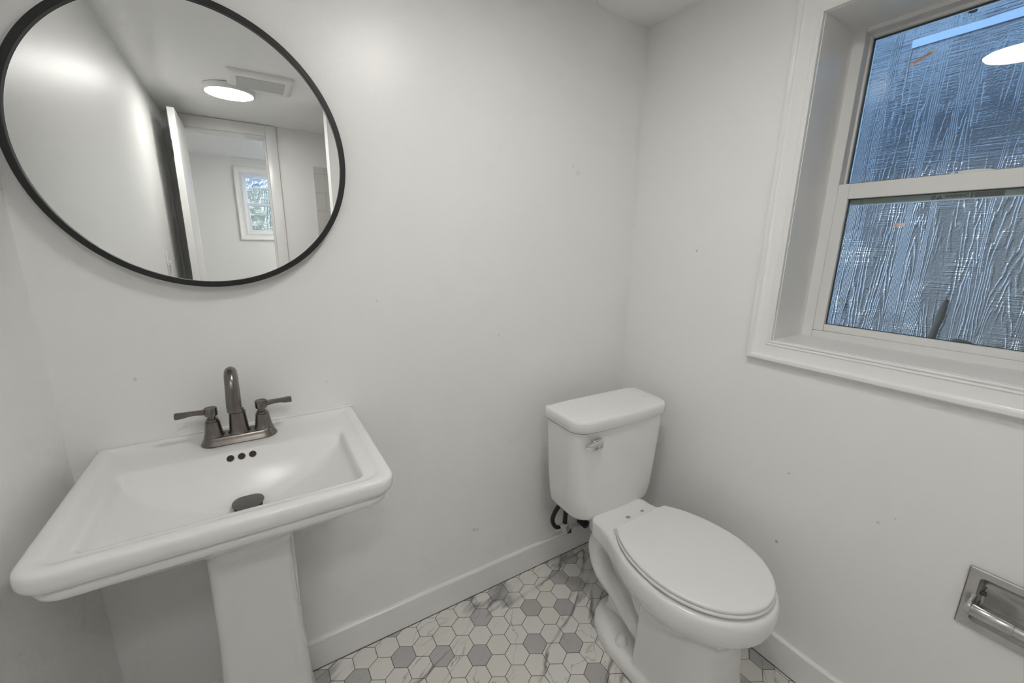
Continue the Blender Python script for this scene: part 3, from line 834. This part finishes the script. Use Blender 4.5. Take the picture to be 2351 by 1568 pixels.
# carve the wall for the recess
wr = bpy.data.objects['wall_right']
for s, yy in ((1, PY0-.017), (-1, PY1+.017)):
    bm = bmesh.new(); L = []
    for x, hz, hy in [(-.003, .026, .007), (-.010, .020, .0065), (-.022, .015, .006), (-.030, .0125, .0055), (-.034, .008, .004)]:
        L.append([(x, yy+hy*math.copysign(abs(math.cos(a))**.6, math.cos(a)), .5400+hz*math.sin(a)) for a in [2*PI*k/18 for k in range(18)]])
    loft(bm, L); obj('roller_post', bm, M_DCHROME, tp, auto=45)
bm = bmesh.new()
lathe(bm, [(.0135, -.020), (.0145, -.0215), (.0145, -.083), (.0138, -.084), (.0125, -.0845), (.0125, -.145), (.0118, -.147)], (-.020, PY0, .5375), 'y', 30)
obj('roller', bm, M_DCHROME, tp, auto=40)
for yy in (PY0-.028, PY1+.028):
    bm = bmesh.new(); lathe(bm, [(.0045, .0325), (.0045, .030), (.0035, .0290), (.0015, .0293)], (0, yy, .556), 'x', 18)
    sc = obj('screw', bm, M_DRAIN, tp)

# ---------------------------------------------------------------- ceiling lamps and fan
def lamp(x, y, label, m, first=[None]):
    root = tag(empty('ceiling_light', (x, y, HC)), label, 'light', 'flat round ceiling lights')
    if first[0] is None:
        bm = bmesh.new(); lathe(bm, [(.110, 0), (.1165, -.002), (.1175, -.006), (.1175, -.026), (.1160, -.029), (.1110, -.030), (.1075, -.0285), (.100, -.0275)], (x, y, HC), 'z', 72, cap=False)
        a = obj('rim', bm, M_VINYL, root)
        bm = bmesh.new(); lathe(bm, [(.1085, -.0270), (.1080, -.0290), (.100, -.0300), (.05, -.0308), (.001, -.031)], (x, y, HC), 'z', 72)
        b_ = obj('diffuser', bm, m, root)
        first[0] = (a, b_)
    else:
        for s in first[0]:
            c = s.copy(); COL.objects.link(c); c.parent = root
            if m is not M_LAMP and c.name.startswith('diffuser'):
                c.data = s.data.copy(); c.data.materials[0] = m
    return root
lamp(-1.335, -1.672, 'round white ceiling light beside the fan grille, seen in the mirror', M_LAMP)
lamp(-.835, -.72, 'round white ceiling light above the toilet, reflected in the window glass', M_LAMP)
lamp(-.62, -3.05, 'added round ceiling light, out of view in the room beyond the doorway', M_ADDLAMP)  # added lamp, kept out of view, to send light through the doorway

fan = tag(empty('exhaust_fan', (-1.196, -1.478, HC)), 'square white exhaust fan grille on the ceiling, seen in the mirror', 'fan')
bm = bmesh.new(); loft(bm, [rrect(-1.339, -1.053, -1.616, -1.339, .014, HC, 5), rrect(-1.339, -1.053, -1.616, -1.339, .014, HC-.006, 5), rrect(-1.334, -1.058, -1.611, -1.344, .014, HC-.012, 5), rrect(-1.318, -1.074, -1.595, -1.360, .010, HC-.015, 5)]); obj('cover', bm, M_VINYL, fan)
bm = bmesh.new()
for k in range(26):
    y = -1.562+k*.0064
    box(bm, -1.300, -1.092, y, y+.0032, HC-.0175, HC-.0145)
gr = obj('grille', bm, M_VENT, fan, smooth=False)

# ---------------------------------------------------------------- door, casing, switch
bm = bmesh.new()
for x0, x1, z0, z1 in [(DX0-.062, DX0, 0, HC-.002), (DX1, DX1+.066, 0, HC-.002), (DX0, DX1, DZ, HC-.002)]:
    box(bm, x0, x1, YF, YF+.016, z0, z1, .003, 2)
for x0, x1, z0, z1 in [(DX0, DX0+.012, 0, DZ), (DX1-.012, DX1, 0, DZ), (DX0+.012, DX1-.012, DZ-.012, DZ)]:
    box(bm, x0, x1, YF-.11, YF, z0, z1, .001, 1)
struct(obj('trim_2', bm, M_TRIM, auto=30), 'white casing of the doorway')
dr = struct(empty('door_1', (-1.615, -2.36, 0)), 'white door leaf standing open along the left wall')
bm = bmesh.new(); box(bm, -1.634, -1.601, -2.352, -1.905, .012, 2.028, .002, 1); leaf = obj('door_leaf', bm, M_TRIM, dr, auto=30)
bm = bmesh.new(); box(bm, -1.6375, -1.6335, -1.940, -1.9035, 1.775, 1.862, .001, 1); tube(bm, [(-1.6375, -1.9035, 1.775), (-1.6375, -1.9035, 1.862)], .005, 10); obj('hinge', bm, M_BLACK, dr)
sw = tag(empty('light_switch', (XL, -1.73, 1.20)), 'small white switch plate on the left wall, seen in the mirror', 'switch')
bm = bmesh.new(); box(bm, XL, XL+.006, -1.765, -1.695, 1.145, 1.26, .0025, 2); obj('cover_plate', bm, M_VINYL, sw)
bm = bmesh.new(); box(bm, XL+.005, XL+.016, -1.736, -1.724, 1.19, 1.215, .002, 2); obj('toggle', bm, M_VINYL, sw)

# ---------------------------------------------------------------- room beyond the door (seen in the mirror)
HY = -3.83; HXL, HXR = -2.0, -.25
hw = (-1.332, -.86, 1.404, 1.966)
bm = bmesh.new()
box(bm, HXL-.1, hw[0], HY-.12, HY, 0, HC); box(bm, hw[1], HXR+.1, HY-.12, HY, 0, HC); box(bm, hw[0], hw[1], HY-.12, HY, 0, hw[2]); box(bm, hw[0], hw[1], HY-.12, HY, hw[3], HC)
struct(obj('wall_far', bm, M_WALL, smooth=False), 'white far wall of the room beyond the doorway')
bm = bmesh.new(); box(bm, HXL-.1, HXL, HY, YF-.11, 0, HC); struct(obj('wall_side', bm, M_WALL, smooth=False), 'white side wall of the room beyond the doorway')
bm = bmesh.new(); box(bm, HXR, HXR+.1, HY, YF-.11, 0, HC); struct(obj('wall_end', bm, M_WALL, smooth=False), 'white end wall of the room beyond the doorway')
w2 = struct(empty('window_2', ((hw[0]+hw[1])/2, HY, hw[2])), 'small white double hung window in the room beyond the doorway')
bm = bmesh.new(); ring_sweep(bm, (hw[0], hw[1], hw[2], hw[3]), CASPROF, HY, 1, swap=True); obj('casing', bm, M_TRIM, w2, auto=25)
bm = bmesh.new(); frame_ring(bm, hw[1], hw[0], hw[2], hw[3], .02, HY-.06, HY-.02, swap=True); obj('vinyl_frame', bm, M_VINYL, w2)
bm = bmesh.new(); frame_ring(bm, hw[1]-.018, hw[0]+.018, hw[2]+.015, 1.700, .022, HY-.05, HY-.03, swap=True); l2 = obj('lower_sash', bm, M_VINYL, w2)
bm = bmesh.new(); frame_ring(bm, hw[1]-.018, hw[0]+.018, 1.672, hw[3]-.015, .016, HY-.075, HY-.052, swap=True); u2 = obj('upper_sash', bm, M_VINYL, w2)
def film(name):
    m, nt, b, out = mat(name); nt.nodes.remove(b)
    tr = N(nt, 'ShaderNodeBsdfTransparent'); tr.inputs[0].default_value = (.9, .94, .94, 1)
    gl = N(nt, 'ShaderNodeBsdfGlossy'); gl.inputs['Roughness'].default_value = .05
    p = geopos(nt); nz = N(nt, 'ShaderNodeTexNoise', i_Scale=38., i_Detail=3.); nt.links.new(p, nz.inputs['Vector'])
    bp = N(nt, 'ShaderNodeBump', i_Strength=1., i_Distance=.01); nt.links.new(nz.outputs[0], bp.inputs['Height']); nt.links.new(bp.outputs[0], gl.inputs['Normal'])
    mx = N(nt, 'ShaderNodeMixShader', i_0=.03); nt.links.new(tr.outputs[0], mx.inputs[1]); nt.links.new(gl.outputs[0], mx.inputs[2]); nt.links.new(mx.outputs[0], out.inputs[0])
    return m
M_FILM = film('crinkled_film_glass')
bm = bmesh.new(); box(bm, hw[0]+.038, hw[1]-.038, HY-.041, HY-.039, hw[2]+.035, 1.680); obj('pane', bm, M_FILM, l2, smooth=False)
bm = bmesh.new(); box(bm, hw[0]+.033, hw[1]-.033, HY-.066, HY-.064, 1.686, hw[3]-.030); obj('pane', bm, M_FILM, u2, smooth=False)
M_HB = siding('hall_view_siding', (.006, .014, .028), rough=.35, seed=5.)
bm = bmesh.new(); box(bm, -2.6, .4, HY-1.0, HY-.98, 1.95, 3.2); struct(obj('wall_beyond', bm, M_HB, smooth=False), 'blue siding of the building beyond the far window')
bm = bmesh.new(); box(bm, -2.6, .4, HY-1.0, HY-.975, -.3, 1.95); struct(obj('wall_fence', bm, M_FENCE, smooth=False), 'grey green boards beyond the far window')

# ---------------------------------------------------------------- light
w = bpy.data.worlds.new('sky'); scene.world = w; w.use_nodes = True
nt = w.node_tree
bg = nt.nodes['Background']; bg.inputs[0].default_value = (.40, .61, 1., 1); bg.inputs[1].default_value = 5.6
sun = bpy.data.lights.new('sun', 'SUN'); sun.energy = 20.; sun.angle = math.radians(1.0); sun.color = (1, .95, .88)
so = bpy.data.objects.new('sun', sun); COL.objects.link(so); so.location = (-1, -2, 6)
so.rotation_euler = Vector((.23, -.73, -.645)).to_track_quat('-Z', 'Y').to_euler()

# ---------------------------------------------------------------- camera
cam = bpy.data.cameras.new('camera'); co = bpy.data.objects.new('camera', cam); COL.objects.link(co); scene.camera = co
FPX, YAW, PIT, ROL = 945.876, .557014, .226673, .0165715
cam.sensor_fit = 'HORIZONTAL'; cam.sensor_width = 36; cam.lens = 36*FPX/2351; cam.clip_start = .01
fw = Vector((math.sin(YAW)*math.cos(PIT), math.cos(YAW)*math.cos(PIT), -math.sin(PIT)))
r = Vector((math.cos(YAW), -math.sin(YAW), 0)); u = r.cross(fw)
r2 = r*math.cos(ROL)+u*math.sin(ROL); u2 = -r*math.sin(ROL)+u*math.cos(ROL)
co.matrix_world = Matrix(((r2.x, u2.x, -fw.x, -1.323168), (r2.y, u2.y, -fw.y, -1.214664), (r2.z, u2.z, -fw.z, 1.32), (0, 0, 0, 1)))

vs = scene.view_settings
vs.view_transform = 'Standard'; vs.look = 'None'; vs.exposure = 0.74; vs.gamma = 1.0
cy = scene.cycles
cy.max_bounces = 8; cy.diffuse_bounces = 4; cy.glossy_bounces = 4; cy.transmission_bounces = 2; cy.transparent_max_bounces = 10
cy.caustics_reflective = False; cy.caustics_refractive = False
cy.use_adaptive_sampling = True; cy.adaptive_threshold = .09; cy.adaptive_min_samples = 16
cy.use_denoising = True; cy.sample_clamp_indirect = 8
